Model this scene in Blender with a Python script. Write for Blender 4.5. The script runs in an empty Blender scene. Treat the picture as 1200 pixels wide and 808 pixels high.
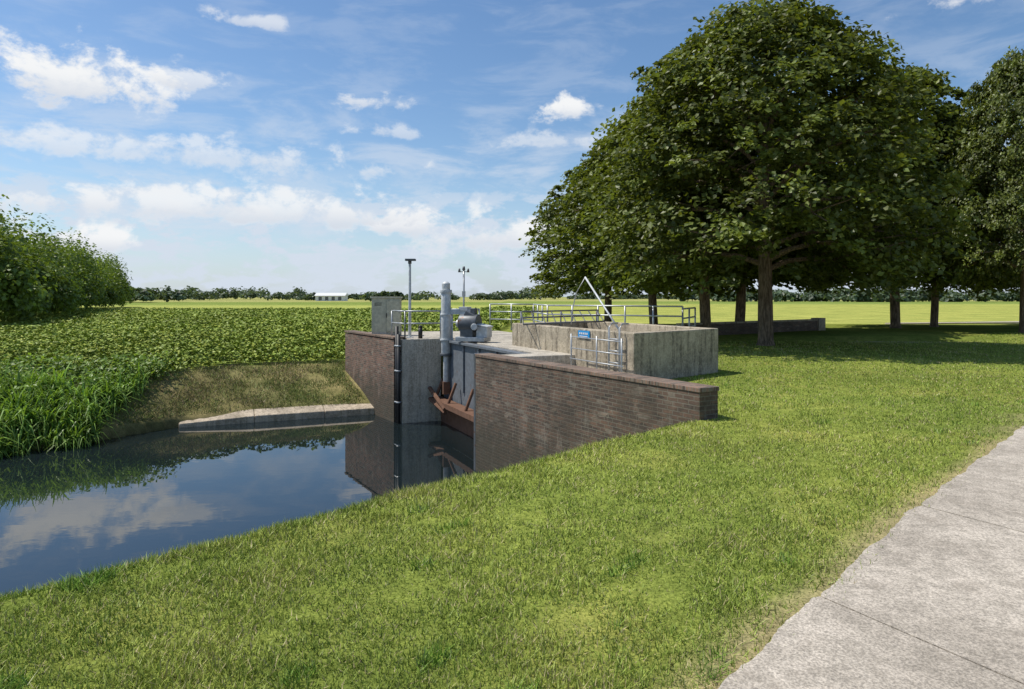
import bpy, bmesh, math, random
import numpy as np
from mathutils import Vector
R = np.random.default_rng(7)
random.seed(7)
scene = bpy.context.scene
scene.view_settings.view_transform = 'Standard'
scene.view_settings.look = 'None'
scene.view_settings.exposure = 0

# ------------------------------------------------------------------ helpers
class NT:
    def __init__(s, tree):
        s.t = tree; s.n = tree.nodes; s.l = tree.links
    def new(s, typ, **kw):
        n = s.n.new(typ)
        for k, v in kw.items(): setattr(n, k, v)
        return n
    def link(s, a, b): s.l.new(a, b)
    def _in(s, sock, v):
        if isinstance(v, bpy.types.NodeSocket): s.l.new(v, sock)
        else: sock.default_value = v
    def math(s, op, a, b=None, c=None, clamp=False):
        n = s.new('ShaderNodeMath', operation=op); n.use_clamp = clamp
        s._in(n.inputs[0], a)
        if b is not None: s._in(n.inputs[1], b)
        if c is not None: s._in(n.inputs[2], c)
        return n.outputs[0]
    def ss(s, x, a, b):
        n = s.new('ShaderNodeMapRange', interpolation_type='SMOOTHSTEP')
        s._in(n.inputs[0], x); n.inputs[1].default_value = a; n.inputs[2].default_value = b
        n.inputs[3].default_value = 0; n.inputs[4].default_value = 1
        return n.outputs[0]
    def mix(s, f, a, b, mode='MIX'):
        n = s.new('ShaderNodeMix', data_type='RGBA', blend_type=mode)
        s._in(n.inputs[0], f)
        s._in(n.inputs[6], a if isinstance(a, bpy.types.NodeSocket) else (*a[:3], 1))
        s._in(n.inputs[7], b if isinstance(b, bpy.types.NodeSocket) else (*b[:3], 1))
        return n.outputs[2]
    def noise(s, vec, scale, detail=4, rough=.55, dist=0):
        n = s.new('ShaderNodeTexNoise')
        if vec is not None: s.link(vec, n.inputs['Vector'])
        n.inputs['Scale'].default_value = scale; n.inputs['Detail'].default_value = detail
        n.inputs['Roughness'].default_value = rough; n.inputs['Distortion'].default_value = dist
        return n.outputs['Fac']
    def mapv(s, vec, scale=(1, 1, 1), loc=(0, 0, 0)):
        n = s.new('ShaderNodeMapping'); s.link(vec, n.inputs[0])
        n.inputs['Scale'].default_value = scale; n.inputs['Location'].default_value = loc
        return n.outputs[0]

def newmat(name):
    m = bpy.data.materials.new(name); m.use_nodes = True
    t = NT(m.node_tree); p = m.node_tree.nodes['Principled BSDF']
    return m, t, p
def setcol(t, p, v):
    if isinstance(v, bpy.types.NodeSocket): t.link(v, p.inputs['Base Color'])
    else: p.inputs['Base Color'].default_value = (*v, 1)
def bump(t, p, h, strength, dist):
    b = t.new('ShaderNodeBump'); b.inputs['Strength'].default_value = strength
    b.inputs['Distance'].default_value = dist
    t.link(h, b.inputs['Height']); t.link(b.outputs[0], p.inputs['Normal'])

def mat_metal(name, col, rough=.45, metal=.5, rust=0.0):
    m, t, p = newmat(name)
    tc = t.new('ShaderNodeTexCoord').outputs['Object']
    n = t.noise(tc, 9, 4)
    c = t.mix(t.ss(n, .35, .7), tuple(x*.75 for x in col), col)
    if rust > 0:
        n2 = t.noise(tc, 5, 5, .65)
        c = t.mix(t.ss(n2, .62-rust*.2, .72-rust*.2), c, (.13, .06, .03))
    setcol(t, p, c); p.inputs['Roughness'].default_value = rough; p.inputs['Metallic'].default_value = metal
    return m

def mat_concrete(name, base=(.46, .41, .33), dark=(.13, .105, .075), moss=.3, stain=1.0, low=.62):
    m, t, p = newmat(name)
    tc = t.new('ShaderNodeTexCoord').outputs['Object']
    n1 = t.noise(tc, 1.5, 5, .7)
    n2 = t.noise(t.mapv(tc, (4.5, 4.5, .35)), 1.6, 5, .7)
    n3 = t.noise(tc, 14, 5, .75)
    c = t.mix(t.ss(n1, .38, .62), tuple(x*low for x in base), base)
    c = t.mix(t.math('MULTIPLY', t.ss(n2, .46, .62), .8*stain), c, dark)
    c = t.mix(t.math('MULTIPLY', t.ss(n3, .42, .66), .5), c, tuple(min(1, x*1.3) for x in base), 'MIX')
    sp = t.noise(tc, 42, 3, .7)
    c = t.mix(t.math('MULTIPLY', t.ss(sp, .54, .64), .55), c, (.09, .08, .055))
    n4 = t.noise(tc, 2.4, 5, .75)
    c = t.mix(t.math('MULTIPLY', t.ss(n4, .52, .64), moss), c, (.09, .085, .035))
    setcol(t, p, c); p.inputs['Roughness'].default_value = .9
    bump(t, p, t.math('ADD', n3, t.math('MULTIPLY', sp, .5)), .7, .03)
    return m

def mat_brick(name, c1, c2, mortar, bw=.22, rh=.068, white=.25, dark=.75, foot=False):
    m, t, p = newmat(name)
    uv = t.new('ShaderNodeTexCoord').outputs['UV']
    ob = t.new('ShaderNodeTexCoord').outputs['Object']
    b = t.new('ShaderNodeTexBrick')
    t.link(uv, b.inputs['Vector'])
    b.inputs['Color1'].default_value = (*c1, 1); b.inputs['Color2'].default_value = (*c2, 1)
    b.inputs['Mortar'].default_value = (*mortar, 1)
    b.inputs['Scale'].default_value = 1; b.inputs['Mortar Size'].default_value = .009
    b.inputs['Mortar Smooth'].default_value = .2; b.inputs['Bias'].default_value = -.1
    b.inputs['Brick Width'].default_value = bw; b.inputs['Row Height'].default_value = rh
    n1 = t.noise(ob, .8, 6, .7); n2 = t.noise(t.mapv(ob, (2, 2, .6)), 2, 5, .75)
    n4 = t.noise(ob, 9, 4, .8)
    sn = t.new('ShaderNodeTexVoronoi'); t.link(t.mapv(uv, (1/bw, 1/rh, 1)), sn.inputs['Vector']); sn.inputs['Scale'].default_value = 1
    sx_ = t.new('ShaderNodeSeparateColor'); t.link(sn.outputs['Color'], sx_.inputs[0])
    bc = t.mix(t.math('MULTIPLY', t.ss(sx_.outputs[0], .50, .95), .55), b.outputs['Color'], (.25, .135, .085))
    bc = t.mix(t.math('MULTIPLY', t.ss(sx_.outputs[1], .5, .95), .8), bc, (.04, .033, .028))
    bc = t.mix(t.math('MULTIPLY', t.ss(sx_.outputs[2], .88, .95), .45), bc, (.32, .28, .22))
    c = t.mix(b.outputs['Fac'], bc, mortar)
    c = t.mix(t.math('MULTIPLY', t.ss(n1, .38, .66), dark), c, (.055, .043, .030))
    c = t.mix(t.math('MULTIPLY', t.ss(n4, .5, .68), .35), c, (.17, .13, .085))
    c = t.mix(t.math('MULTIPLY', t.ss(n2, .55, .68), white), c, (.36, .32, .25))
    if foot:   # damp, algae-darkened courses above the waterline
        sz_ = t.new('ShaderNodeSeparateXYZ'); t.link(ob, sz_.inputs[0])
        f = t.math('ADD', sz_.outputs[2], t.math('MULTIPLY', t.math('SUBTRACT', n2, .5), 2.2))
        c = t.mix(t.math('MULTIPLY', t.ss(f, -.5, -1.7), .75), c, (.045, .042, .025))
    setcol(t, p, c); p.inputs['Roughness'].default_value = .9
    bump(t, p, t.math('ADD', t.math('MULTIPLY', b.outputs['Fac'], -1.0), t.math('MULTIPLY', n4, .9)), .8, .015)
    return m

def mat_leaf(name, transl=.3, gloss=.05, rough=.45):
    m, t, p = newmat(name); t.n.remove(p)
    a = t.new('ShaderNodeAttribute'); a.attribute_name = 'Col'
    df = t.new('ShaderNodeBsdfDiffuse'); t.link(a.outputs['Color'], df.inputs[0])
    cur = df.outputs[0]
    if transl > 0:
        tr = t.new('ShaderNodeBsdfTranslucent')
        c = t.mix(1.0, a.outputs['Color'], (1.6, 1.55, .6), 'MULTIPLY'); t.link(c, tr.inputs[0])
        mx = t.new('ShaderNodeMixShader'); mx.inputs[0].default_value = transl
        t.link(cur, mx.inputs[1]); t.link(tr.outputs[0], mx.inputs[2]); cur = mx.outputs[0]
    if gloss > 0:
        gl = t.new('ShaderNodeBsdfGlossy'); gl.inputs['Roughness'].default_value = rough
        m2 = t.new('ShaderNodeMixShader'); m2.inputs[0].default_value = gloss
        t.link(cur, m2.inputs[1]); t.link(gl.outputs[0], m2.inputs[2]); cur = m2.outputs[0]
    t.link(cur, t.n['Material Output'].inputs[0])
    return m

def np_mesh(name, verts, faces, cols=None, mats=(), matidx=None, smooth=False):
    me = bpy.data.meshes.new(name)
    nv = len(verts); nf, k = faces.shape
    me.vertices.add(nv); me.vertices.foreach_set('co', np.ascontiguousarray(verts, dtype=np.float32).ravel())
    me.loops.add(nf*k); me.loops.foreach_set('vertex_index', faces.astype(np.int32).ravel())
    me.polygons.add(nf)
    me.polygons.foreach_set('loop_start', np.arange(0, nf*k, k, dtype=np.int32))
    me.polygons.foreach_set('use_smooth', np.full(nf, bool(smooth)))
    if matidx is not None: me.polygons.foreach_set('material_index', matidx.astype(np.int32))
    if cols is not None:
        ca = me.color_attributes.new('Col', 'FLOAT_COLOR', 'POINT')
        c4 = np.ones((nv, 4), dtype=np.float32); c4[:, :3] = cols
        ca.data.foreach_set('color', c4.ravel())
    for m in mats: me.materials.append(m)
    me.update(calc_edges=True)
    return me
def add_obj(name, me, loc=(0, 0, 0), rot=0, scale=(1, 1, 1)):
    o = bpy.data.objects.new(name, me); scene.collection.objects.link(o)
    o.location = loc; o.rotation_euler = (0, 0, rot); o.scale = scale
    return o

class MB:
    def __init__(s): s.v = []; s.f = []; s.m = []; s.uv = []; s.sm = []
    def face(s, pts, mat, uvs, smooth=False):
        i = len(s.v); s.v += [tuple(p) for p in pts]; s.f.append(list(range(i, i+len(pts))))
        s.m.append(mat); s.uv.append(uvs); s.sm.append(smooth)
    def prism(s, poly, z0, z1, mat=0, top=None):
        n = len(poly); top = mat if top is None else top
        zt = z1 if isinstance(z1, (list, tuple)) else [z1]*n
        area = sum(poly[i][0]*poly[(i+1) % n][1]-poly[(i+1) % n][0]*poly[i][1] for i in range(n))
        if area < 0:
            poly = poly[::-1]; zt = list(zt)[::-1]
        base = len(s.v)
        s.v += [(p[0], p[1], z0) for p in poly] + [(p[0], p[1], z) for p, z in zip(poly, zt)]
        u = 0
        for i in range(n):
            j = (i+1) % n; L = math.dist(poly[i], poly[j])
            s.f.append([base+i, base+j, base+n+j, base+n+i]); s.m.append(mat); s.sm.append(False)
            s.uv.append([(u, z0), (u+L, z0), (u+L, zt[j]), (u, zt[i])]); u += L
        ex = Vector((poly[1][0]-poly[0][0], poly[1][1]-poly[0][1])).normalized(); ey = Vector((-ex.y, ex.x))
        tu = [(ex.dot(Vector(p)), ey.dot(Vector(p))) for p in poly]
        s.f.append([base+n+i for i in range(n)]); s.m.append(top); s.uv.append(tu); s.sm.append(False)
        s.f.append([base+i for i in range(n)][::-1]); s.m.append(mat); s.uv.append(tu[::-1]); s.sm.append(False)
    def box(s, c, size, rot=0, mat=0, tilt=0):
        cx, cy, cz = c; sx, sy, sz = [q/2 for q in size]
        ca, sa = math.cos(rot), math.sin(rot); ct, st = math.cos(tilt), math.sin(tilt)
        base = len(s.v)
        for dz in (-sz, sz):
            for dx, dy in ((-sx, -sy), (sx, -sy), (sx, sy), (-sx, sy)):
                x = dx*ct+dz*st; z = -dx*st+dz*ct
                s.v.append((cx+x*ca-dy*sa, cy+x*sa+dy*ca, cz+z))
        for q in ([0, 3, 2, 1], [4, 5, 6, 7], [0, 1, 5, 4], [1, 2, 6, 5], [2, 3, 7, 6], [3, 0, 4, 7]):
            s.f.append([base+k for k in q]); s.m.append(mat); s.uv.append([(0, 0), (1, 0), (1, 1), (0, 1)]); s.sm.append(False)
    def tube(s, pts, rad, mat=0, n=8):
        pts = [Vector(p) for p in pts]; rs = rad if isinstance(rad, (list, tuple)) else [rad]*len(pts)
        base = len(s.v); k = len(pts)
        for i, p in enumerate(pts):
            d = (pts[min(i+1, k-1)]-pts[max(i-1, 0)]).normalized()
            a = d.cross(Vector((0, 0, 1)) if abs(d.z) < .9 else Vector((1, 0, 0))).normalized(); b = d.cross(a)
            for j in range(n):
                t = 2*math.pi*j/n
                s.v.append(tuple(p+(a*math.cos(t)+b*math.sin(t))*rs[i]))
        for i in range(k-1):
            for j in range(n):
                j2 = (j+1) % n
                s.f.append([base+i*n+j, base+i*n+j2, base+(i+1)*n+j2, base+(i+1)*n+j]); s.m.append(mat)
                s.uv.append([(0, 0), (1, 0), (1, 1), (0, 1)]); s.sm.append(True)
        for st in (0, (k-1)*n):
            s.f.append([base+st+j for j in range(n)]); s.m.append(mat); s.uv.append([(0, 0)]*n); s.sm.append(False)
    def done(s, name, mats, bevel=0):
        me = bpy.data.meshes.new(name); me.from_pydata(s.v, [], s.f)
        for m in mats: me.materials.append(m)
        uvl = me.uv_layers.new(name='UVMap')
        for fi, p in enumerate(me.polygons):
            p.material_index = s.m[fi]; p.use_smooth = s.sm[fi]
            for li, uv in zip(p.loop_indices, s.uv[fi]): uvl.data[li].uv = uv
        bm = bmesh.new(); bm.from_mesh(me); bmesh.ops.recalc_face_normals(bm, faces=bm.faces); bm.to_mesh(me); bm.free()
        o = add_obj(name, me)
        if bevel:
            b = o.modifiers.new('bevel', 'BEVEL'); b.width = bevel; b.segments = 2; b.limit_method = 'ANGLE'
        return o

def fnoise(x, y, sc, seed=0):
    r = np.random.default_rng(seed); o = np.zeros_like(x, dtype=float)
    for k in range(10):
        a = r.uniform(0, 2*np.pi); f = sc*r.uniform(.5, 2.4); ph = r.uniform(0, 6.28)
        o += np.sin((x*np.cos(a)+y*np.sin(a))*f+ph)/10**.5
    return o*.7
def smooth(x, a, b):
    t = np.clip((x-a)/(b-a), 0, 1); return t*t*(3-2*t)
def pip(x, y, poly):
    ins = np.zeros(x.shape, bool); n = len(poly)
    for i in range(n):
        x1, y1 = poly[i]; x2, y2 = poly[(i+1) % n]
        c = ((y1 > y) != (y2 > y))
        xi = (x2-x1)*(y-y1)/((y2-y1) if y2 != y1 else 1e-9)+x1
        ins ^= c & (x < xi)
    return ins

# ------------------------------------------------------------------ layout
WATER = -2.25
WR = Vector((2.73, 9.93)); O = Vector((-.85, 15.9)); A = Vector((-3.5, 21.8)); E = Vector((-6.25, 26.3))
g = (A-O).normalized(); h = Vector((g.y, -g.x))
n1v = Vector((.857, .514)); wd = (O-WR).normalized()
P0 = np.array([-3.02, 4.03]); nn = np.array([-.716, .698])
LAND = [tuple(WR+n1v*.27+wd*.25), tuple(O+n1v*.27), tuple(O+h*4-g*.2), tuple(A+h*4+g*.2), tuple(A+h*.3+g*.2), tuple(E+h*.3), (-5.6, 27.6), (200, 27.6), (200, -60), (WR.x+.4, -60), (WR.x+.4, 9.9)]
FX = [-80, -13.5, -11.6, -10.3, -4.6, 2]; FY = [0, 17.4, 19.2, 21.2, 23.7, 26.5]
def d_near(x, y): return (x-P0[0])*nn[0]+(y-P0[1])*nn[1]
def e_far(x, y): return (y-np.interp(x, FX, FY))*.9
def base_level(x, y):
    b = -.8+.8*smooth(x, -6.5, -.5)
    far = smooth(y, 42, 60)
    return b*(1-far)+np.minimum(b, -.45)*far
def ground(x, y):
    dn = d_near(x, y)+fnoise(x, y, 1.2, 5)*.10*smooth(-x, -1.6, 0); e = e_far(x, y)
    zn = np.where(dn < 0, 0, -np.power(np.maximum(dn, 0), 1.3)*.5); zn = np.maximum(zn, -3.2)
    bl = base_level(x, y)
    bank = -2.08+(bl+2.08)*np.power(np.clip(e/3.8, 0, 1), .8)
    zf = np.where(e < 0, np.maximum(-2.5+e*.6, -3.2), bank)
    z = np.where(zn > zf, zn, zf)
    z = np.where(pip(x, y, LAND), np.maximum(z, 0), z)
    z = z+fnoise(x, y, .7, 3)*.02*np.clip(np.abs(dn), 0, 1)
    return z
def edge_off(s_): return .13*np.clip((4.6-s_)/3.3, 0, 1.6)+.012*np.sin(s_*5.1)+.008*np.sin(s_*11.7+1)
def path_q(x, y):
    s_ = (x+y-2.36)*.7071
    return (x-y+2.36)*.7071-edge_off(s_)

# ------------------------------------------------------------------ materials
M_galv = mat_metal('galvanised_steel', (.46, .48, .49), .42, .45)
M_lgrey = mat_metal('grey_paint', (.60, .62, .62), .5, .05)
M_dark = mat_metal('dark_steel', (.13, .14, .15), .5, .3, .25)
M_rust = mat_metal('rusty_steel', (.17, .085, .05), .9, .05, .5)
M_black = mat_metal('black_plastic', (.015, .015, .016), .5, 0)
M_cab = mat_metal('cabinet_paint', (.58, .55, .40), .55, 0)
M_conc = mat_concrete('weathered_concrete', (.62, .56, .46), (.24, .20, .145), .2, .65, .72)
M_conc2 = mat_concrete('old_concrete', (.48, .41, .30), (.10, .08, .055), .25)
M_deck = mat_concrete('deck_concrete', (.52, .47, .39), (.2, .18, .14), .1, .5)
M_brick = mat_brick('dark_brick', (.15, .092, .064), (.085, .058, .046), (.19, .165, .125), dark=.68, foot=True)
M_brick2 = mat_brick('red_brick', (.24, .125, .088), (.14, .080, .060), (.22, .19, .15), dark=.35, foot=True)
M_cope = mat_brick('brick_coping', (.27, .165, .115), (.18, .115, .085), (.22, .19, .15), .068, .40, dark=.4)
M_leaf = mat_leaf('foliage_leaves', .30, .03, .45); M_grass = mat_leaf('grass_blades', 0, .02)
M_reed = mat_leaf('reed_leaves', .25, .03)
M_crop = mat_leaf('crop_leaves', 0, .02)
m, t, p = newmat('bark'); tc = t.new('ShaderNodeTexCoord').outputs['Object']
n = t.noise(t.mapv(tc, (6, 6, 1)), 3, 5, .7)
setcol(t, p, t.mix(t.ss(n, .35, .65), (.08, .056, .036), (.27, .20, .135))); p.inputs['Roughness'].default_value = .95
bump(t, p, n, .9, .05); M_bark = m

m, t, p = newmat('ground_soil_grass')
tc = t.new('ShaderNodeTexCoord').outputs['Object']
a = t.new('ShaderNodeAttribute'); a.attribute_name = 'Col'
n1 = t.noise(tc, .35, 3, .6); n2 = t.noise(tc, 5, 4, .7); n3 = t.noise(tc, 45, 2, .7)
c = t.mix(t.ss(n1, .3, .7), (.80, .84, .8), (1.18, 1.12, 1.1)); c = t.mix(1.0, a.outputs['Color'], c, 'MULTIPLY')
c = t.mix(1.0, c, t.mix(t.ss(n2, .3, .7), (.75, .77, .75), (1.22, 1.2, 1.18)), 'MULTIPLY')
c = t.mix(1.0, c, t.mix(t.ss(n3, .3, .7), (.62, .65, .6), (1.35, 1.32, 1.3)), 'MULTIPLY')
setcol(t, p, c); p.inputs['Roughness'].default_value = 1; p.inputs['Specular IOR Level'].default_value = .0
M_ground = m

# ------------------------------------------------------------------ ground
def axis(lo, hi, step, mid_lo, mid_hi, mid_step, far):
    c = list(np.arange(lo, hi+1e-6, step))
    u = hi
    while u < mid_hi: u += mid_step; c.append(u)
    s_ = mid_step
    while u < far: s_ *= 1.25; u += s_; c.append(u)
    d = lo; pre = []
    while d > mid_lo: d -= mid_step; pre.append(d)
    s_ = mid_step
    while d > -far: s_ *= 1.25; d -= s_; pre.append(d)
    return np.array(pre[::-1]+c)
xs = axis(-18, 6, .16, -70, 60, .9, 6000); ys = axis(2, 30, .16, -12, 110, .9, 6000)
X, Y = np.meshgrid(xs, ys); Z = ground(X, Y)
nx, ny = len(xs), len(ys)
V = np.stack([X.ravel(), Y.ravel(), Z.ravel()], 1)
ii = np.arange(nx-1)[None, :]+np.arange(ny-1)[:, None]*nx
F = np.stack([ii, ii+1, ii+1+nx, ii+nx], -1).reshape(-1, 4)
def ground_color(x, y):
    def C(c): return np.array(c)[None, :]*np.ones((len(x), 1))
    pn = fnoise(x, y, .55, 11)[:, None]; pn2 = fnoise(x, y, 2.2, 12)[:, None]
    lawn = C((.185, .225, .05))*(1+.12*pn)+np.array([.06, .035, .018])*np.clip(pn2, 0, 1)
    e = e_far(x, y); dn = d_near(x, y)
    crop = C((.15, .20, .045))*(1+.10*fnoise(x*.3, y, .5, 13)[:, None])
    band = smooth(y, 60, 130)[:, None]; crop = crop*(1-band)+C((.22, .285, .065))*band
    band = smooth(y, 128, 135)[:, None]; crop = crop*(1-band)+C((.35, .38, .11))*band
    band = smooth(y, 200, 215)[:, None]; crop = crop*(1-band)+C((.20, .26, .07))*band
    band = smooth(y, 330, 350)[:, None]; crop = crop*(1-band)+C((.34, .34, .13))*band
    band = smooth(y, 1500, 4000)[:, None]; crop = crop*(1-band)+C((.16, .22, .10))*band
    cereal = C((.34, .36, .10))*(1+.08*pn)
    col = lawn.copy()
    land = pip(x, y, LAND)
    fieldm = (smooth(e, 3.6, 4.4)*(dn > 3)*(~land)*smooth(-x+y*.02, 1.0, 4))[:, None]
    bankm = ((e > -1)*(e < 4.2)*(~land)*(x < -3))[:, None]
    bank = C((.17, .16, .07))*(1+.15*pn)+np.array([.09, .065, .04])*np.clip(pn2, 0, 1)
    col = np.where(bankm > 0, bank, col)
    col = col*(1-fieldm)+crop*fieldm
    fr = (smooth(y+fnoise(x, y, .1, 8)*1.5, 44, 50)*(1-smooth(-x+y*.02, 1.0, 4)))[:, None]
    frc = np.where((y > 190)[:, None], crop, cereal)
    col = col*(1-fr)+frc*fr
    mud = smooth(-ground(x, y), 2.12, 2.3)[:, None]; col = col*(1-mud)+C((.06, .05, .03))*mud
    q = path_q(x, y)+fnoise(x, y, 3, 21)*.06
    dirt = (smooth(q, -.30, -.02))[:, None]*(y < 60)[:, None]
    col = col*(1-dirt*.75)+C((.34, .27, .17))*dirt*.75
    dp = np.exp(-(((x-15.5)/2.0)**2+((y-27.5)/.7)**2))[:, None]*(1.1+.5*pn2)
    dp = np.clip(dp, 0, 1); col = col*(1-dp)+C((.46, .42, .26))*dp
    return np.clip(col, .005, 1)
gc = ground_color(V[:, 0], V[:, 1])
add_obj('ground', np_mesh('ground', V, F, gc, [M_ground], smooth=True))

# ------------------------------------------------------------------ water
m, t, p = newmat('canal_water')
tc = t.new('ShaderNodeTexCoord').outputs['Object']
setcol(t, p, (.010, .016, .018)); p.inputs['Roughness'].default_value = .01; p.inputs['IOR'].default_value = 1.6
b = t.new('ShaderNodeBump'); b.inputs['Strength'].default_value = .035; b.inputs['Distance'].default_value = .02
t.link(t.noise(t.mapv(tc, (1, 1.6, 1)), 2.2, 2, .5), b.inputs['Height']); t.link(b.outputs[0], p.inputs['Normal'])
wb = MB(); wb.face([(-80, -80, WATER), (3.2, -80, WATER), (3.2, 25.5, WATER), (-80, 25.5, WATER)], 0, [(0, 0)]*4)
wb.done('canal_water', [m])

# ------------------------------------------------------------------ path
m, t, p = newmat('path_concrete')
tc = t.new('ShaderNodeTexCoord').outputs['Object']
n1 = t.noise(tc, 1.1, 5, .65); n2 = t.noise(tc, 9, 4, .7); n3 = t.noise(tc, 70, 3, .8)
v = t.new('ShaderNodeTexVoronoi'); v.inputs['Scale'].default_value = 60; t.link(tc, v.inputs['Vector'])
c = t.mix(t.ss(n1, .35, .65), (.38, .335, .275), (.50, .445, .37))
c = t.mix(1.0, c, t.mix(t.ss(n2, .35, .65), (.82, .82, .81), (1.1, 1.1, 1.1)), 'MULTIPLY')
c = t.mix(1.0, c, t.mix(t.ss(n3, .38, .62), (.66, .65, .64), (1.22, 1.21, 1.2)), 'MULTIPLY')
c = t.mix(t.math('MULTIPLY', t.ss(t.noise(tc, 40, 2), .60, .68), .5), c, (.16, .14, .12))
c = t.mix(t.math('MULTIPLY', t.ss(t.noise(tc, 2.3, 4, .7), .55, .68), .35), c, (.26, .22, .17))
setcol(t, p, c); p.inputs['Roughness'].default_value = .95
bump(t, p, t.math('ADD', n3, v.outputs['Distance']), .5, .005)
pb = MB(); pd = Vector((.7071, .7071)); qd = Vector((.7071, -.7071)); p00 = Vector((0, 2.36))
for k in range(-3, 22):
    s0 = .07+2.42*k+.010; s1 = s0+2.42-.022
    poly = []
    nj = 60
    for j in range(nj+1):
        s_ = s0+(s1-s0)*j/nj; off = float(edge_off(s_))+random.uniform(-.006, .006)
        if j in (0, nj): off += .02
        poly.append(tuple(p00+pd*s_+qd*off))
    poly.append(tuple(p00+pd*(s1-.27*3.0)+qd*3.0)); poly.append(tuple(p00+pd*(s0-.27*3.0)+qd*3.0))
    pb.prism(poly, -.06, .022+random.uniform(-.004, .004), 0)
pb.done('concrete_path', [m])
gb = MB(); pts = [(26, 46.5), (50, 52), (90, 60), (90, 63.5), (50, 54.2), (26, 47.6)]
gb.prism(pts, -.6, -.02, 0); gb.done('gravel_road', [m])

# ------------------------------------------------------------------ sluice structure
def P2(v): return (v.x, v.y)
w = MB()
w.prism([P2(WR), P2(O), P2(O+n1v*.38), P2(WR+n1v*.38)], -3.2, .40, 0)
w.prism([P2(WR-n1v*.015-wd*.015), P2(O-n1v*.015), P2(O+n1v*.395), P2(WR+n1v*.395-wd*.015)], .402, .47, 1)
w.done('brick_wall', [M_brick, M_cope], .008)
w = MB(); w.prism([P2(O+wd*.003), P2(O+wd*.10), P2(O+wd*.10+n1v*.4), P2(O+wd*.003+n1v*.4)], -3.2, .475, 0); w.done('steel_edge_channel', [M_dark], .01)
wl = (E-A).normalized(); no = Vector((-wl.y, wl.x))
if no.x > 0: no = -no
s0 = A+wl*.28
w = MB(); w.prism([P2(s0), P2(E), P2(E+no*.18), P2(s0+no*.18)], -3.2, .40, 0)
w.prism([P2(s0-no*.2), P2(E-no*.2+wl*.04), P2(E+no*.2+wl*.04), P2(s0+no*.2)], .432, .50, 1)
w.done('brick_wall', [M_brick2, M_cope], .008)
w = MB(); w.prism([P2(A), P2(A+h*1.30), P2(A+h*1.30+g*.35), P2(A+h*1.5+g*.35), P2(A+h*1.5), P2(A+h*5), P2(A+h*5+g*4), P2(E+h*.4), P2(E)], -3.2, .43, 0, 1)
w.done('concrete_abutment', [M_conc, M_deck], .015)
w = MB(); w.prism([P2(O+h*.42), P2(O+h*5), P2(O+h*5-g*.7), P2(O+h*.42-g*.7)], -3.2, .43, 0, 1)
w.done('concrete_abutment', [M_conc, M_deck], .015)
w = MB(); w.prism([P2(O+h*1.65+g*.005), P2(O+h*5+g*.005), P2(A+h*5-g*.005), P2(A+h*1.65-g*.005)], .1, .425, 0, 0)
w.done('bridge_deck', [M_deck], .015)
w = MB(); w.prism([P2(O+n1v*.42), P2(O+n1v*.42-wd*4.0), P2(O+n1v*1.6-wd*4.0), P2(O+h*5-g*.72), P2(O+h*.45-g*.72)], -.3, .12, 0); w.done('concrete_apron', [M_deck], .01)
w = MB()
F1 = Vector((-4.3, 23.85)); F2 = Vector((-10.35, 21.2)); fd = (F2-F1).normalized(); fn = Vector((-fd.y, fd.x))
if fn.y > 0: fn = -fn
L = (F2-F1).length; k = 3
for i in range(k):
    a0 = F1+fd*(L*i/k+.004); a1 = F1+fd*(L*(i+1)/k-.004); j = random.uniform(-.015, .015)
    zo = -.10 if i == k-1 else 0
    w.prism([P2(a0+fn*(.15+j)), P2(a1+fn*(.15+j)), P2(a1-fn*.35), P2(a0-fn*.35)], -3.1, [-2.03, -2.03+zo, -1.88+zo, -1.88], 0)
w.done('concrete_revetment', [mat_concrete('revetment_concrete', (.56, .46, .34), (.22, .18, .12), .25, .8)], .03)

w = MB()
ga = A+h*1.38-g*.04; gb_ = O+h*1.38+g*.04
w.prism([P2(ga), P2(gb_), P2(gb_+h*.1), P2(ga+h*.1)], -2.7, .42, 0)
span = (ga-gb_).length
for i in range(5):
    c = ga-g*(span*(i+.5)/5)-h*.03
    w.box((c.x, c.y, -.35), (.05, .08, 1.5), math.atan2(h.y, h.x), 0)
c = (ga+gb_)/2-h*.055
w.box((c.x, c.y, .38), (.10, span-.05, .07), math.atan2(h.y, h.x), 0)
c = (ga+gb_)/2-h*.30
w.box((c.x, c.y, -1.52), (.40, span-.1, .16), math.atan2(h.y, h.x), 1)
c = (ga+gb_)/2-h*.06
w.box((c.x, c.y, -1.95), (.10, span-.06, .68), math.atan2(h.y, h.x), 1)
for s_ in (.25, 1.5, 3.0, 4.5, 6.0):
    b0 = ga-g*s_-h*.12; b1 = ga-g*(s_+.1)-h*.42
    w.tube([(b0.x, b0.y, -.85), (b1.x, b1.y, -1.5)], .05, 1, 6)
q0 = ga-g*.05-h*.5; q1 = ga-g*1.6-h*.5
w.tube([(q0.x, q0.y, -1.15), (q1.x, q1.y, -1.62)], .07, 1, 6)
w.tube([(q0.x, q0.y, -1.5), (q1.x, q1.y, -1.72)], .06, 1, 6)
w.done('sluice_gate', [mat_metal('gate_steel', (.17, .19, .21), .6, .1, .1), M_rust], .006)

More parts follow.
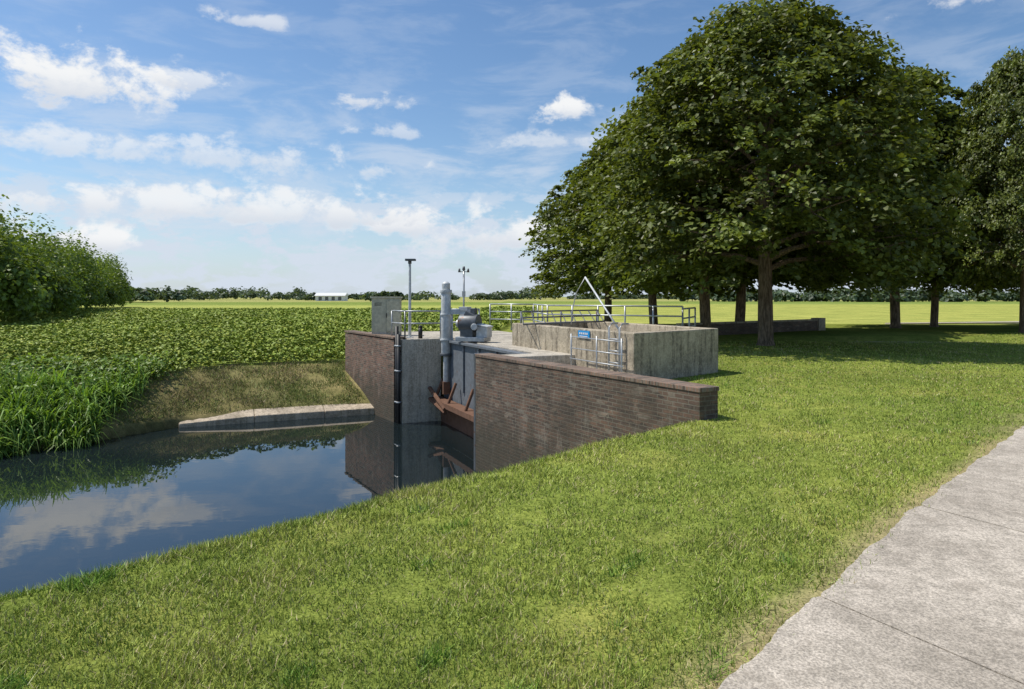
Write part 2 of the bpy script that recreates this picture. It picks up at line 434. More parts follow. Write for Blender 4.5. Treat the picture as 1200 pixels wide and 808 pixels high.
w = MB(); cx, cy = -2.10, 21.72
w.tube([(cx, cy, -.95), (cx, cy, .35)], .09, 0, 14); w.tube([(cx, cy, .0), (cx, cy, 1.95)], .155, 0, 18)
w.tube([(cx, cy, 1.92), (cx, cy, 2.02)], .19, 0, 18); w.tube([(cx, cy, 2.02), (cx, cy, 2.22), (cx, cy, 2.28)], [.13, .13, .06], 0, 14)
w.tube([(cx, cy, -.08), (cx, cy, .0)], .2, 1, 16)
w.tube([(cx, cy, .4), (cx+.0, cy, .46)], .19, 0, 16); w.tube([(cx, cy, 1.2), (cx, cy, 1.26)], .18, 0, 16)
w.tube([(cx+.2, cy-.02, -.9), (cx+.2, cy-.02, 1.3)], .025, 0, 8)
w.box((cx+.45, cy-.1, 1.32), (.75, .2, .16), -.4, 0); w.box((cx+.62, cy-.15, 1.42), (.3, .3, .12), -.4, 0)
w.box((cx, cy, -1.1), (.22, .18, .4), .4, 2)
w.done('hydraulic_cylinder', [M_lgrey, M_dark, M_rust], .006)

w = MB(); mx, my = -1.18, 20.7; ra = -.35
w.box((mx, my, .52), (.95, .55, .14), ra, 1)
w.box((mx-.13, my+.03, .78), (.42, .42, .42), ra, 0)
w.tube([(mx-.38, my+.1, 1.0), (mx+.18, my-.1, 1.0)], .27, 0, 20)
w.box((mx-.02, my, 1.22), (.42, .34, .16), ra, 0, .45)
w.box((mx+.02, my, 1.30), (.16, .2, .3), ra, 0)
w.tube([(mx-.5, my+.14, .98), (mx-.36, my+.09, .98)], .12, 2, 14)
w.box((mx+.34, my-.1, .74), (.36, .4, .34), ra, 2); w.box((mx+.34, my-.1, .93), (.42, .46, .05), ra, 2, .2)
w.tube([(mx+.05, my-.3, .9), (mx+.05, my-.42, .9)], .1, 2, 12)
w.done('gate_hoist_gearbox', [M_dark, M_galv, M_lgrey], .02)

w = MB(); kx, ky = -4.42, 24.1; rr = .1
w.box((kx, ky, .5), (1.0, .55, .14), rr, 1); w.box((kx, ky, 1.15), (1.0, .55, 1.2), rr, 0)
w.box((kx, ky, 1.775), (1.08, .63, .05), rr, 0)
for dx in (-.25, .25):
    w.box((kx+dx+.03, ky-.285, 1.13), (.46, .02, 1.1), rr, 0)
w.box((kx+.05, ky-.31, 1.15), (.03, .03, .16), rr, 2)
for z in (1.5, 1.54, 1.58): w.box((kx-.25, ky-.305, z), (.25, .012, .015), rr, 2)
w.done('control_cabinet', [M_cab, M_conc, M_black], .01)

def railing(name, pts, z0, hgt, nr, sp, r=.024, mat=None):
    w = MB()
    P = [Vector(p) for p in pts]
    for a_, b_ in zip(P[:-1], P[1:]):
        Ln = (b_-a_).length; k = max(1, round(Ln/sp))
        for i in range(k+1):
            q = a_+(b_-a_)*i/k
            w.tube([(q.x, q.y, z0-.03), (q.x, q.y, z0+hgt)], r*1.1, 0, 8)
            w.box((q.x, q.y, z0+.012), (.12, .12, .02), 0, 0)
        for j in range(nr):
            z = z0+hgt-(hgt-.1)*j/nr
            w.tube([(a_.x, a_.y, z), (b_.x, b_.y, z)], r, 0, 8)
    return w.done(name, [mat or M_galv])
railing('metal_railing', [(-4.02, 22.85), (-3.45, 22.0), (-2.35, 22.5)], .43, .9, 2, .9)
railing('metal_railing', [(-2.0, 22.5), (-1.1, 22.9)], .43, .95, 2, .9)
railing('metal_railing', [(-.95, 29.6), (.9, 28.6), (1.3, 25.0), (5.6, 22.4)], .40, 1.08, 3, 1.1, .028)
railing('metal_railing', [(5.6, 22.4), (6.6, 24.6)], .35, 1.05, 3, 1.1, .028)
w = MB(); lx, ly = -3.42, 22.85
w.tube([(lx, ly, .42), (lx, ly, 1.2), (lx, ly, 2.98)], [.055, .05, .04], 0, 12)
w.box((lx, ly, .44), (.22, .22, .03), 0, 0); w.box((lx+.03, ly-.05, 3.03), (.34, .22, .07), 0, 1); w.tube([(lx, ly, 2.9), (lx, ly, 3.0)], .06, 1, 12)
w.done('lamp_post', [M_lgrey, M_dark], .008)
w = MB(); ax, ay = -1.78, 25.2
w.tube([(ax, ay, .42), (ax, ay, 2.8)], .035, 0, 10)
w.box((ax, ay, 2.72), (.34, .03, .03), .2, 0)
for dx in (-.16, .16): w.tube([(ax+dx, ay+dx*.2, 2.7), (ax+dx, ay+dx*.2, 2.84)], [.05, .03], 1, 8)
w.tube([(ax, ay, 2.78), (ax, ay, 2.92)], [.06, .04], 1, 10)
w.box((ax, ay, 1.9), (.12, .1, .2), 0, 0)
w.done('weather_mast', [M_galv, M_dark])
w = MB()
for dx, zt in ((.07, .60), (.22, .85)):
    q = A+wl*dx+no*.1
    w.tube([(q.x, q.y, -2.9), (q.x, q.y, zt)], .06, 0, 12)
    for z in (-1.6, -.6, .2): w.tube([(q.x, q.y, z), (q.x, q.y, z+.05)], .085, 1, 12)
w.done('drain_pipe', [M_black, M_galv])
w = MB(); w.tube([(-3.0, 22.35, .42), (-3.0, 22.35, .8)], .07, 0, 14); w.tube([(-3.0, 22.35, .8), (-3.0, 22.35, .86)], [.08, .04], 0, 14); w.done('bollard', [M_black])

C_ = Vector((2.5, 14.0)); R_ = Vector((4.9, 16.2)); L_ = Vector((0.0, 19.4)); B_ = L_+R_-C_
w = MB(); th = .28
cen = (C_+B_)/2
def inset(pts, th):
    out = []
    k = len(pts)
    for i in range(k):
        p0, p1, p2 = pts[i-1], pts[i], pts[(i+1) % k]
        d0 = (p1-p0).normalized(); d1 = (p2-p1).normalized()
        n0 = Vector((-d0.y, d0.x)); n1_ = Vector((-d1.y, d1.x))
        if n0.dot(cen-p1) < 0: n0 = -n0
        if n1_.dot(cen-p1) < 0: n1_ = -n1_
        bis = (n0+n1_).normalized(); out.append(p1+bis*(th/max(.3, bis.dot(n0))))
    return out
ring = [C_, R_, B_, L_]; inn = inset(ring, th)
zt = 1.05
for lst in (ring, inn):
    for z in (-.5, zt):
        for q in lst: w.v.append((q.x, q.y, z))
for i in range(4):
    j = (i+1) % 4
    for qd_ in ([i, j, 4+j, 4+i], [8+j, 8+i, 12+i, 12+j], [4+i, 4+j, 12+j, 12+i], [j, i, 8+i, 8+j]):
        w.f.append(qd_); w.m.append(0); w.uv.append([(0, 0)]*4); w.sm.append(False)
w.done('concrete_basin', [M_conc2], .02)
w = MB(); w.prism([P2(q) for q in inn], -.45, .25, 0); w.done('basin_floor', [M_conc])
cl = (L_-C_).normalized(); cn = Vector((-cl.y, cl.x))
if cn.dot(cen-C_) > 0: cn = -cn
w = MB()
def PB(s_, off, z): q = C_+cl*s_+cn*off; return (q.x, q.y, z)
w.tube([PB(.35, .12, .02), PB(.35, .12, 1.15), PB(.42, .0, 1.22), PB(.5, -.2, 1.22)], .022, 0, 8)
w.tube([PB(.75, .12, .02), PB(.75, .12, 1.15), PB(.82, .0, 1.22), PB(.9, -.2, 1.22)], .022, 0, 8)
for z in (.15, .4, .65, .9): w.tube([PB(.35, .12, z), PB(.75, .12, z)], .016, 0, 8)
w.done('access_ladder', [M_galv])
w = MB()
for z in (.12, .38, .62, .88): w.tube([PB(-.05, .3, z), PB(2.1, .3, z)], .013, 0, 8)
for s_ in (.0, .95, 2.05): w.tube([PB(s_, .3, -.05), PB(s_, .3, .95)], .018, 0, 8)
w.done('low_metal_barrier', [M_galv])
ms, t, p = newmat('blue_sign'); tc = t.new('ShaderNodeTexCoord').outputs['Object']
setcol(t, p, t.mix(t.noise(tc, 20), (.01, .24, .58), (.02, .30, .65))); p.inputs['Roughness'].default_value = .4
mw, t, p = newmat('white_paint'); setcol(t, p, t.mix(t.noise(t.new('ShaderNodeTexCoord').outputs['Object'], 8), (.6, .6, .6), (.8, .8, .8)))
w = MB(); q = PB(1.95, .02, .93); ra = math.atan2(cl.y, cl.x)
w.box(q, (.50, .02, .17), ra, 0)
for dx in (-.16, -.08, 0, .08, .16):
    q2 = PB(1.95+dx, .035, .95); w.box(q2, (.05, .006, .045), ra, 1)
q2 = PB(1.95, .035, .885); w.box(q2, (.36, .006, .018), ra, 1)
w.done('blue_sign', [ms, mw])
w = MB()
w.tube([(1.95, 18.2, 2.32), (2.35, 17.2, 1.5), (2.6, 16.6, 1.0)], .024, 0, 8)
w.tube([(1.95, 18.2, 2.32), (1.72, 18.3, 1.9), (1.62, 18.4, 1.4), (1.6, 18.5, 1.05)], .014, 0, 8)
w.done('lever_pole', [M_lgrey])
w = MB()
for i in range(9):
    u = i/8; a0 = L_*(1-u)+B_*u; w.tube([(a0.x+.3, a0.y-1.6, 1.08), (a0.x+.25, a0.y-.2, 1.38)], .018, 0, 6)
for (dy, z) in ((-1.6, 1.08), (-.9, 1.23), (-.2, 1.38)):
    w.tube([(L_.x+.3, L_.y+dy, z), (B_.x+.3, B_.y+dy, z)], .025, 0, 6)
for q in (L_, B_, (L_+B_)/2): w.tube([(q.x+.25, q.y-.2, .3), (q.x+.25, q.y-.2, 1.38)], .025, 0, 6)
w.done('debris_grate', [M_dark])
a0 = Vector((7.6, 30.6)); a1 = Vector((16.3, 36.4)); d = (a1-a0).normalized(); nr = Vector((-d.y, d.x))
w = MB(); w.prism([P2(a0), P2(a1), P2(a1+nr*.3), P2(a0+nr*.3)], -.3, .52, 0); w.prism([P2(a0-nr*.04), P2(a1-nr*.04), P2(a1+nr*.34), P2(a0+nr*.34)], .523, .60, 1)
w.prism([P2(a1+d*.005-nr*.08), P2(a1+d*.6-nr*.08), P2(a1+d*.6+nr*.4), P2(a1+d*.005+nr*.4)], -.3, .66, 1)
w.done('low_brick_wall', [M_brick, M_conc2], .01)

w = MB(); bx, by = -112, 420
w.prism([(bx-9, by), (bx+9, by), (bx+9, by+8), (bx-9, by+8)], -1, 2.4, 0)
i = len(w.v)
w.v += [(bx-9.5, by-.6, 2.4), (bx+9.5, by-.6, 2.4), (bx+9.5, by+4, 4.2), (bx-9.5, by+4, 4.2), (bx+9.5, by+8.6, 2.4), (bx-9.5, by+8.6, 2.4)]
for q in ([i, i+1, i+2, i+3], [i+3, i+2, i+4, i+5], [i, i+3, i+5], [i+1, i+4, i+2]):
    w.f.append(q); w.m.append(1); w.uv.append([(0, 0)]*len(q)); w.sm.append(False)
for dx in (-6, -2, 2, 6): w.box((bx+dx, by-.05, .7), (2, .1, 2.2), 0, 2)
w.done('barn', [mw, mw, M_dark])

# ------------------------------------------------------------------ foliage generators
def leaf_quads(cen, size, nrm, cols, rng, aspect=.62):
    n = len(cen)
    a = rng.normal(size=(n, 3)); a -= nrm*np.sum(a*nrm, 1, keepdims=True)
    a /= np.linalg.norm(a, axis=1, keepdims=True)+1e-9; b = np.cross(nrm, a)
    s = size[:, None]*.5
    V = np.empty((n, 4, 3)); V[:, 0] = cen-a*s; V[:, 1] = cen+b*s*aspect+a*s*.1; V[:, 2] = cen+a*s-nrm*s*.25; V[:, 3] = cen-b*s*aspect+a*s*.1
    F = np.arange(n*4).reshape(n, 4)
    return V.reshape(-1, 3), F, np.repeat(cols, 4, axis=0)

def make_tree(name, seed, H, Rc, zb, tr, ncl=620, lpc=85, lsz=.19):
    rng = np.random.default_rng(seed); rd = random.Random(seed)
    w = MB()
    ht = H*.86
    pts = []; rs = []
    wob = [rd.uniform(-.12, .12) for _ in range(4)]
    for i in range(9):
        u = i/8; pts.append((wob[0]*math.sin(u*3)+wob[1]*u, wob[2]*math.sin(u*4)+wob[3]*u, u*ht-.1 if i else -.15))
        rs.append(tr*(1.35 if i == 0 else 1)*(1-u)**.75+.03)
    pts.insert(1, (0, 0, .25)); rs.insert(1, tr*1.05)
    w.tube(pts, rs, 0, 12)
    lobes = [(rd.uniform(0, 6.28), rd.uniform(.0, 1), rd.uniform(.2, .45), rd.uniform(-.2, .22)) for _ in range(44)]
    def env(t, a):
        if t > .28:
            u = (t-.28)/.74; r = Rc*max(0, (1-u**1.85))**.66
        else: r = Rc*(.86+.14*t/.28)
        k = 1
        for la, lt, lw, lv in lobes:
            da = (a-la+math.pi) % (2*math.pi)-math.pi
            k += lv*math.exp(-(da/lw)**2-((t-lt)/.09)**2)
        return r*k
    centers = []
    for i in range(40):
        t = (i+.5)/40*.9; a = i*2.399+rd.uniform(-.3, .3); r = env(min(1, t+.12), a)*.92
        z0 = zb*1.1+(H-zb)*t*.75; z1 = zb+(H-zb)*min(.97, t+.10)
        if z0 > ht-.4: continue
        dx, dy = math.cos(a), math.sin(a); rr = tr*(.32*(1-t)+.08)
        P = []; Rr = []
        for k in range(6):
            u = k/5; P.append((dx*r*u, dy*r*u, z0+(z1-z0)*u**.7+.25*math.sin(u*3.14)-(1.1*u*u if t < .25 else 0))); Rr.append(rr*(1-u)**.8+.012)
            if u > .25: centers.append((P[-1][0], P[-1][1], P[-1][2]))
            if .25 < u < .7 and t < .3: centers.append((P[-1][0]+rd.uniform(-.4, .4), P[-1][1]+rd.uniform(-.4, .4), P[-1][2]-.3))
        w.tube(P, Rr, 0, 6)
        for k in (2, 3, 4):
            for sg in (-1, 1):
                a2 = a+sg*rd.uniform(.4, .9); l2 = r*.35; q = P[k]
                e_ = (q[0]+math.cos(a2)*l2, q[1]+math.sin(a2)*l2, q[2]+rd.uniform(-.2, .6))
                w.tube([q, e_], [Rr[k]*.6, .01], 0, 4); centers.append(e_)
    C = []
    while len(C) < ncl:
        t = rd.random()**.95; a = rd.uniform(0, 6.283)
        f = rd.random(); f = .5+.53*f**.45
        r = env(t, a)*f
        C.append((math.cos(a)*r, math.sin(a)*r, zb+(H-zb)*t+rd.uniform(-.35, .35)))
    C += centers
    C = np.array(C); nC = len(C)
    cr = rng.uniform(.30, .80, nC); tone = rng.uniform(.6, 1.35, nC)
    N = nC*lpc; idx = np.repeat(np.arange(nC), lpc)
    d = rng.normal(size=(N, 3)); d /= np.linalg.norm(d, axis=1, keepdims=True); d *= (rng.random(N)**.5)[:, None]
    d[:, 2] *= .5
    cc = C[idx]; rad = np.hypot(cc[:, 0], cc[:, 1])[:, None]+1e-6
    out = np.concatenate([cc[:, :2]/rad, np.zeros((N, 1))], 1)
    pos = cc+d*cr[idx][:, None]
    dro = np.sum((pos-cc)*out, 1); pos += out*(dro*.5)[:, None]; pos[:, 2] -= np.abs(dro)*.3+np.maximum(dro, 0)*.45
    nrm = rng.normal(size=(N, 3))*.55+np.array([0, 0, 1.0])+out*.5; nrm /= np.linalg.norm(nrm, axis=1, keepdims=True)
    sz = rng.uniform(.7, 1.3, N)*lsz
    base = np.array([.100, .135, .028])
    var = rng.uniform(.7, 1.35, N)*tone[idx]
    yel = rng.random(N)[:, None]
    cols = base*var[:, None]*(1+yel*np.array([.3, .14, 0]))
    LV, LF, LC = leaf_quads(pos, sz, nrm, cols, rng, .75)
    wf = np.array([f for f in w.f if len(f) == 4]); wv = np.array(w.v)
    Vv = np.concatenate([wv, LV]); Fv = np.concatenate([wf, LF+len(wv)])
    Cv = np.concatenate([np.ones((len(wv), 3))*.1, LC])
    mi = np.concatenate([np.zeros(len(wf)), np.ones(len(LF))])
    return np_mesh(name, Vv, Fv, Cv, [M_bark, M_leaf], mi)

T1 = make_tree('linden_mesh_a', 3, 12.3, 5.9, 2.5, .27, 900, 62, .19)
T2 = make_tree('linden_mesh_b', 11, 12.8, 5.4, 2.5, .25, 560, 42, .27)
T3 = make_tree('linden_mesh_c', 23, 13.6, 5.5, 2.6, .25, 560, 42, .27)
for me_, x, y, r, s in [
    (T1, 9.4, 25.3, 0.4, (1, 1, 1)), (T2, 8.95, 31.5, 1.0, (.97, .97, .97)), (T3, 8.2, 39.5, 2.2, (.97, .97, .92)),
    (T2, 6.6, 47, 3.4, (1, 1, .88)), (T3, 12.0, 36, 5.0, (1, 1, .93)), (T3, 21.9, 39, .9, (1.0, 1.0, 1.08)),
    (T2, 25.1, 40.6, 4.1, (.8, .8, .92)), (T1, 25.4, 33.9, 2.6, (.64, .64, 1.12)), (T2, 34, 42, 1.2, (1, 1, 1))]:
    add_obj('linden_tree', me_, (x, y, ground(np.array([x]), np.array([y]))[0]-.03), r, s)

def lump_mass(name, lumps, rng, per, lsz, base):
    Vs = []; Fs = []; Cs = []; off = 0
    for (x, y, z0, rx, hgt) in lumps:
        n = per; sub = 14
        sc = rng.normal(size=(sub, 3)); sc /= np.linalg.norm(sc, axis=1, keepdims=True); sc[:, 2] = np.abs(sc[:, 2])*1.0-.25
        sc *= rng.uniform(.45, .85, (sub, 1)); tone = rng.uniform(.7, 1.3, sub)
        ix = rng.integers(0, sub, n)
        d = rng.normal(size=(n, 3)); d /= np.linalg.norm(d, axis=1, keepdims=True); dn_ = d.copy(); d *= (rng.random(n)**.3)[:, None]*.42
        q = sc[ix]+d
        pos = np.stack([x+q[:, 0]*rx, y+q[:, 1]*rx, z0+hgt*.42+q[:, 2]*hgt*.55], 1)
        pos[:, 2] = np.maximum(pos[:, 2], z0+rng.random(n)*.4)
        nrm = dn_*.8+rng.normal(size=(n, 3))*.4+np.array([0, 0, .6]); nrm /= np.linalg.norm(nrm, axis=1, keepdims=True)
        cols = np.array(base)*(tone[ix]*rng.uniform(.75, 1.3, n))[:, None]
        v_, f_, c_ = leaf_quads(pos, rng.uniform(.7, 1.3, n)*lsz, nrm, cols, rng, .8)
        Vs.append(v_); Fs.append(f_+off); Cs.append(c_); off += len(v_)
    me = np_mesh(name, np.concatenate(Vs), np.concatenate(Fs), np.concatenate(Cs), [M_leaf]); return add_obj(name, me)
lum = []
for i in range(26):
    u = i/25; x = -44.5-57*u**1.2; y = 54+118*u**1.2
    hh = 13.2+1.8*u
    for k in range(2):
        lum.append((x+R.uniform(-1.2, 1.2)-k*4.5, y+R.uniform(-2, 2)-k*2, -.9, R.uniform(4.2, 5.8), hh*R.uniform(.82, 1.14)-(.8 if k == 0 else 0)))
    lum.append((x+3.0, y+R.uniform(-2, 2), -.9, 2.8, hh*R.uniform(.35, .65)))
lump_mass('tree_row', lum, R, 1400, .42, (.125, .18, .035))
lum = []
for i in range(330):
    x = R.uniform(-620, 640); y = R.uniform(520, 680)+60*math.sin(x*.01)
    lum.append((x, y, -1.5, R.uniform(6, 13), R.uniform(5, 11)*(1.3 if fnoise(np.array([x]), np.array([0.]), .02, 4)[0] > 0 else .8)))
for i in range(16): lum.append((-172+R.uniform(-16, 16), 310+R.uniform(-20, 20), -1, R.uniform(4, 6), R.uniform(6, 9)))
for i in range(9): lum.append((-62+R.uniform(-6, 6), 335+R.uniform(-6, 6), -1, 3.5, R.uniform(5, 7)))
for i in range(70):
    x = R.uniform(80, 330); lum.append((x, 300+R.uniform(-15, 30), -1, R.uniform(4, 7), R.uniform(4.5, 7.5)))
lump_mass('distant_tree_line', lum, R, 180, 2.2, (.085, .12, .07))  # distance haze is painted into the bluish leaf base colour

# ------------------------------------------------------------------ grass
def blades(name, x, y, hgt, wid, cols, lean, rng, z=None, mat=None):
    n = len(x); z = ground(x, y) if z is None else z
    a = rng.uniform(0, 2*np.pi, n); l = rng.random(n)*lean
    b = rng.uniform(0, 2*np.pi, n)
    base = np.stack([x, y, z-.005], 1)
    side = np.stack([np.cos(a), np.sin(a), np.zeros(n)], 1)*(wid*.5)[:, None]
    tip = base+np.stack([np.cos(b)*l*hgt, np.sin(b)*l*hgt, hgt*(1-.3*l)], 1)
    V = np.empty((n, 3, 3)); V[:, 0] = base-side; V[:, 1] = base+side; V[:, 2] = tip
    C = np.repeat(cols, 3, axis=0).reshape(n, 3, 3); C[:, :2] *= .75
    return np_mesh(name, V.reshape(-1, 3), np.arange(3*n).reshape(n, 3), C.reshape(-1, 3), [mat or M_grass])
BLOCK = [[tuple(WR-wd*.05-n1v*.03), tuple(O), tuple(O+n1v*.5), tuple(WR+n1v*.42-wd*.05)], [tuple(q) for q in ring],
         [tuple(O), tuple(O+h*5), tuple(A+h*5), (-1, 29), tuple(E+no*.3), tuple(A+no*.3)],
         [P2(O+n1v*.42), P2(O+n1v*.42-wd*4.0), P2(O+n1v*1.6-wd*4.0), P2(O+h*5-g*.72), P2(O+h*.45-g*.72)]]
N = 520000
yy = 2.6*(34/2.6)**(R.random(N)**.95); xx = R.uniform(-.95, .95, N)*yy
dn = d_near(xx, yy); q = path_q(xx, yy)+fnoise(xx, yy, 3, 21)*.05+R.normal(size=N)*.045
gap = fnoise(xx, yy, 5, 41)+.6*fnoise(xx, yy, 13, 42)
dens = (R.random(N) < np.clip(1-smooth(q, -.35, -.02)*.75, 0, 1)) & (R.random(N) < np.clip(1.1+.45*gap, .35, 1))
keep = ((dn < 1.6) | pip(xx, yy, LAND)) & (q < .04) & dens
for bp in BLOCK: keep &= ~pip(xx, yy, bp)
xx, yy, gap = xx[keep], yy[keep], gap[keep]; n = len(xx)
pn = fnoise(xx, yy, .9, 31); pn2 = fnoise(xx, yy, 4, 32); pn3 = fnoise(xx, yy, .35, 33)
hg = (.028+.028*R.random(n)**1.5+.010*pn2+.010*gap)*(1+.008*yy)
edge = np.exp(-((d_near(xx, yy)-.5)/.7)**2)*(~pip(xx, yy, LAND))*(yy < 9); hg += edge*R.random(n)*.06
tuft = (fnoise(xx, yy, 6, 34)+.5*fnoise(xx, yy, 11, 35) > 1.2); hg = np.where(tuft, hg*1.6, hg); hg = np.maximum(hg, .016)
wd_ = .0035+.0010*yy
base = np.array([.300, .390, .068]); c = base[None]*(R.uniform(.5, 1.35, n)*(1+.10*pn+.10*pn2))[:, None]
c += np.array([.13, .07, .03])[None]*np.clip(pn3*.7+pn2*.4, 0, 1.2)[:, None]
dry = R.random(n) < (.10+.12*np.clip(pn2-.2*gap, 0, 1)); c[dry] = np.array([.55, .46, .25])*R.uniform(.6, 1.2, dry.sum())[:, None]
c[tuft] *= np.array([.72, .92, .75])
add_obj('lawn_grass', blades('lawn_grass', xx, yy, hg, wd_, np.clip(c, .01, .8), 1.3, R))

N = 80000
xx = R.uniform(-20, -3.5, N); ee = R.uniform(.25, 4.6, N); yy = np.interp(xx, FX, FY)+ee/.9
keep = ~pip(xx, yy, LAND) & (fnoise(xx, yy, 3, 51)+R.normal(size=N)*.5 > -.3)
for bp in BLOCK: keep &= ~pip(xx, yy, bp)
xx, yy = xx[keep], yy[keep]; n = len(xx)
c = np.array([.25, .31, .08])*R.uniform(.5, 1.3, n)[:, None]
dry = R.random(n) < .35+.3*fnoise(xx, yy, 1.5, 52); c[dry] = np.array([.42, .32, .18])*R.uniform(.5, 1.2, dry.sum())[:, None]
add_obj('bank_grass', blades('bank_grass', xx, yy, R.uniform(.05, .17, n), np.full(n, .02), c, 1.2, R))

# crop field
N = 380000
yy = 20*(130/20)**R.random(N); xx = R.uniform(-1.15, .10, N)*yy
rdv = np.array([.93, .37]); rn = np.array([-.37, .93])
s_ = xx*rdv[0]+yy*rdv[1]; r_ = xx*rn[0]+yy*rn[1]
r_ = np.round(r_/.75)*.75+R.normal(size=N)*.15
xx = s_*rdv[0]+r_*rn[0]; yy = s_*rdv[1]+r_*rn[1]
keep = (e_far(xx, yy) > 3.9+fnoise(xx, yy, 1, 61)*.25) & ~pip(xx, yy, LAND) & (xx < -1+.06*(yy-30)) & ~((yy < 30) & (xx > -7))
cl_n = fnoise(xx, yy, 3.2, 65)+.5*fnoise(xx, yy, 7, 66)
keep &= R.random(N) < np.clip(.9+.5*cl_n+.01*(yy-20), .25, 1)
xx, yy, r_, cl_n = xx[keep], yy[keep], r_[keep], cl_n[keep]; n = len(xx)
dr = np.abs(r_-np.round(r_/.75)*.75); vig = 1+.25*fnoise(xx, yy, .8, 62)+.35*cl_n
top = np.clip(.42*np.exp(-(dr/.26)**2)*vig, .04, .7)
z = ground(xx, yy)+top*(.35+.65*R.random(n)**.5)
nrm = R.normal(size=(n, 3))*.36+np.array([0, 0, 1]); nrm /= np.linalg.norm(nrm, axis=1, keepdims=True)
c = np.array([.245, .315, .060])*(R.uniform(.7, 1.25, n)*(1+.14*fnoise(xx, yy, .25, 64)))[:, None]
ye = R.random(n) < .20; c[ye] = c[ye]*np.array([1.45, 1.25, 1.1])
V_, F_, C__ = leaf_quads(np.stack([xx, yy, z], 1), (.085+.0030*yy)*R.uniform(.7, 1.3, n), nrm, c, R, .7)
add_obj('crop_field', np_mesh('crop_field', V_, F_, C__, [M_crop]))

def ribbons(name, x, y, z, L, wid, az, bend, cols, rng, seg=4):
    n = len(x); V = np.empty((n, (seg+1)*2, 3))
    side = np.stack([-np.sin(az), np.cos(az), np.zeros(n)], 1); out = np.stack([np.cos(az), np.sin(az), np.zeros(n)], 1)
    for k in range(seg+1):
        u = k/seg; ang = bend*u**1.2
        hor = L*u*np.sin(ang*.6); ver = L*u*np.cos(ang*.75)
        p = np.stack([x, y, z], 1)+out*hor[:, None]; p[:, 2] += ver
        wk = wid*(1-u**2)*(.35+.65*min(1, u*3))*.5+.001
        V[:, 2*k] = p-side*wk[:, None]; V[:, 2*k+1] = p+side*wk[:, None]
    F = []
    b0 = np.arange(n)*(seg+1)*2
    for k in range(seg): F.append(np.stack([b0+2*k, b0+2*k+1, b0+2*k+3, b0+2*k+2], 1))
    C = np.repeat(cols, (seg+1)*2, axis=0)
    return np_mesh(name, V.reshape(-1, 3), np.concatenate(F), C, [M_reed])
n = 16000
nt = 330; tx = R.uniform(-22, -11.7, nt); te = R.uniform(-.6, 2.6, nt)
ix = R.integers(0, nt, n); xx = tx[ix]+R.normal(size=n)*.16; ty = np.interp(tx, FX, FY)+te/.9
yy = ty[ix]+R.normal(size=n)*.16
z = np.maximum(ground(xx, yy), WATER-.1)+R.random(n)*.25
tl = R.uniform(.5, 1.0, nt)
c = np.array([.19, .31, .055])*(R.uniform(.5, 1.4, n)*R.uniform(.75, 1.25, nt)[ix])[:, None]
add_obj('reeds', ribbons('reeds', xx, yy, z, tl[ix]*R.uniform(.5, 1.15, n), R.uniform(.03, .075, n), R.uniform(0, 6.28, n), R.uniform(.5, 2.7, n), c, R))
n = 17000; nt = 210; tx = R.uniform(-24, -11.8, nt); ty = np.interp(tx, FX, FY)+R.uniform(1.6, 5.0, nt)
ix = R.integers(0, nt, n); pos = np.stack([tx[ix]+R.normal(size=n)*.22, ty[ix]+R.normal(size=n)*.22, np.zeros(n)], 1)
pos[:, 2] = ground(pos[:, 0], pos[:, 1])+R.random(n)*R.uniform(.3, .85, nt)[ix]
nrm = R.normal(size=(n, 3))*.5+np.array([0, -.2, 1]); nrm /= np.linalg.norm(nrm, axis=1, keepdims=True)
c = np.array([.17, .26, .05])*R.uniform(.6, 1.4, n)[:, None]; fl = R.random(n) < .02; c[fl] = (.65, .65, .55)
V_, F_, C__ = leaf_quads(pos, np.where(fl, .06, .15)*R.uniform(.7, 1.3, n), nrm, c, R, .6)
add_obj('bank_weeds', np_mesh('bank_weeds', V_, F_, C__, [M_leaf]))

# ------------------------------------------------------------------ world
SUN_DIR = Vector((-.97, .22)).normalized(); EL = math.radians(59)
wld = bpy.data.worlds.new('World'); scene.world = wld; wld.use_nodes = True
try: wld.cycles.sampling_method = 'NONE'
except Exception as ex: print(ex)
t = NT(wld.node_tree); bg = wld.node_tree.nodes['Background']
sky = t.new('ShaderNodeTexSky', sky_type='NISHITA'); sky.sun_disc = False
sky.sun_elevation = EL; sky.sun_rotation = math.atan2(SUN_DIR.x, SUN_DIR.y)
sky.air_density = 1.0; sky.dust_density = .5; sky.ozone_density = 2.0
gen = t.new('ShaderNodeTexCoord').outputs['Generated']
sep = t.new('ShaderNodeSeparateXYZ'); t.link(gen, sep.inputs[0]); sx, sy, sz = sep.outputs
az = t.math('ARCTAN2', sx, sy)
hl = t.math('SQRT', t.math('ADD', t.math('MULTIPLY', sx, sx), t.math('MULTIPLY', sy, sy)))
el = t.math('DIVIDE', sz, t.math('MAXIMUM', hl, .001))
cmb = t.new('ShaderNodeCombineXYZ'); t.link(az, cmb.inputs[0]); t.link(el, cmb.inputs[1]); AE = cmb.outputs[0]
nz = t.noise(t.mapv(AE, (1, 1.35, 1), (3.1, .7, 0)), 15, 7, .62, .15)
nd = t.math('MULTIPLY', t.math('SUBTRACT', nz, .5), 4.8)
dens = None; shade = None
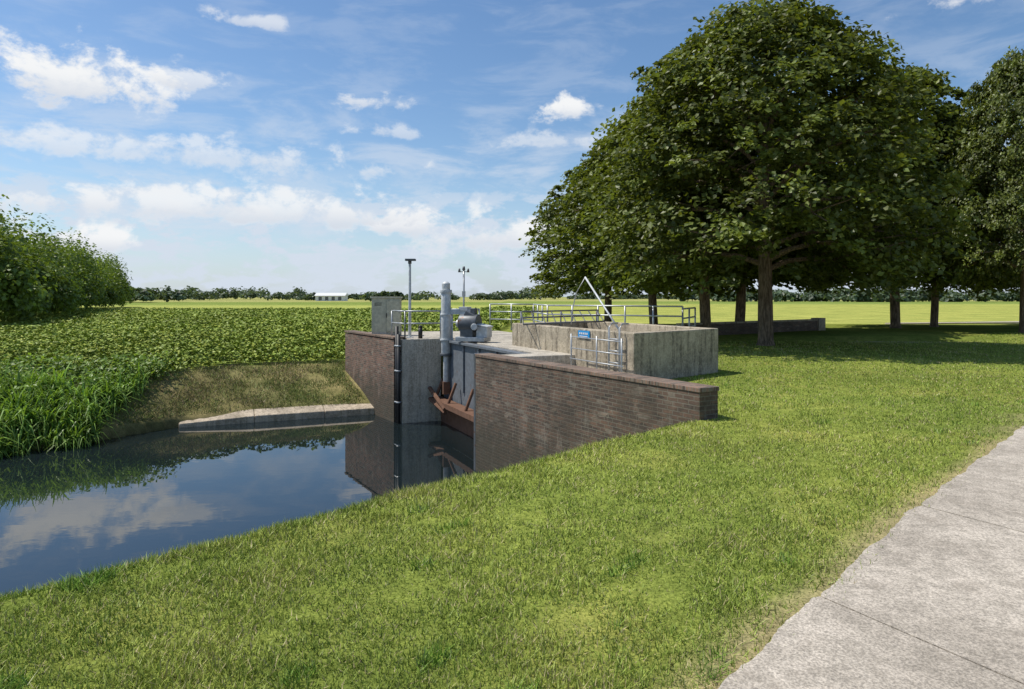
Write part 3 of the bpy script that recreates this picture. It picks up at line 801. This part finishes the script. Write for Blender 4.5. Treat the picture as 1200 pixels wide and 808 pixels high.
def blob(a0, e0, w_, h_, amp=1.0):
    global dens, shade
    dx = t.math('DIVIDE', t.math('SUBTRACT', az, a0), w_); dy = t.math('DIVIDE', t.math('SUBTRACT', el, e0), h_)
    dyy = t.math('MULTIPLY', dy, t.math('ADD', 1.0, t.math('MULTIPLY', t.math('LESS_THAN', dy, 0), .9)))
    r = t.math('SQRT', t.math('ADD', t.math('MULTIPLY', dx, dx), t.math('MULTIPLY', dyy, dyy)))
    d = t.math('ADD', t.math('SUBTRACT', 1.0, r), nd)
    d = t.math('MULTIPLY', t.math('MULTIPLY', t.ss(d, -.1, .7), t.ss(r, 2.1, 1.0)), amp)
    sh = t.math('MULTIPLY', t.ss(dy, .45, -.5), d)
    dens = d if dens is None else t.math('MAXIMUM', dens, d)
    shade = sh if shade is None else t.math('MAXIMUM', shade, sh)
for b_ in [(-.57, .258, .120, .048, 1), (-.44, .285, .04, .024, .7), (-.22, .278, .06, .018, .75), (-.19, .235, .05, .014, .5),
           (.085, .268, .045, .030, 1), (.06, .225, .09, .016, .5), (-.155, .10, .065, .036, 1), (-.02, .085, .14, .036, .95), (-.57, .065, .08, .030, 1),
           (-.63, .41, .10, .015, .8), (-.37, .375, .045, .015, .6), (.66, .36, .12, .035, .8), (-.38, .115, .28, .036, .85), (-.42, .185, .28, .028, .6)]:
    blob(*b_)
veil_n = t.noise(t.mapv(AE, (1, 3.4, 1), (.3, 1.1, 0)), 6.5, 7, .62, .4)
veil = t.math('MULTIPLY', t.ss(veil_n, .43, .66), t.math('ADD', .18, t.math('MULTIPLY', t.ss(el, .36, .06), .66)))
hor_n = t.noise(t.mapv(AE, (1, 2.2, 1), (5.3, .2, 0)), 14, 7, .62, .1)
hor = t.math('MULTIPLY', t.ss(hor_n, .45, .57), t.math('MULTIPLY', t.ss(el, .20, .10), .9))
haze = t.math('MULTIPLY', t.ss(el, .22, -.02), .6)
cov = t.math('MAXIMUM', veil, hor)
hsv = t.new('ShaderNodeHueSaturation'); hsv.inputs['Saturation'].default_value = 1.14; hsv.inputs['Value'].default_value = 1.08
t.link(sky.outputs[0], hsv.inputs['Color'])
SK = .12
col = hsv.outputs[0]
col = t.mix(haze, col, (3.9, 5.1, 6.8))
col = t.mix(cov, col, (5.5, 6.1, 7.0))
cl_ = t.mix(t.math('MULTIPLY', shade, .75), (7.6, 7.7, 7.8), (4.7, 5.2, 6.1))
cl_ = t.mix(t.math('MULTIPLY', t.ss(nz, .56, .44), .35), cl_, (5.4, 5.9, 6.7))
col = t.mix(dens, col, cl_)
t.link(col, bg.inputs[0]); bg.inputs[1].default_value = SK

sl = bpy.data.lights.new('sun', 'SUN'); sl.energy = 4.8; sl.angle = math.radians(.5); sl.color = (1, .95, .86)
so = bpy.data.objects.new('sun', sl); scene.collection.objects.link(so)
dvec = Vector((SUN_DIR.x*math.cos(EL), SUN_DIR.y*math.cos(EL), math.sin(EL)))
so.rotation_euler = dvec.to_track_quat('Z', 'Y').to_euler()

cam = bpy.data.cameras.new('camera'); co = bpy.data.objects.new('camera', cam); scene.collection.objects.link(co)
co.location = (0, 0, 1.8); co.rotation_euler = (math.radians(90), 0, 0)
cam.lens = 24; cam.sensor_width = 36; cam.shift_y = -.0467; cam.clip_end = 12000; cam.clip_start = .05
scene.camera = co
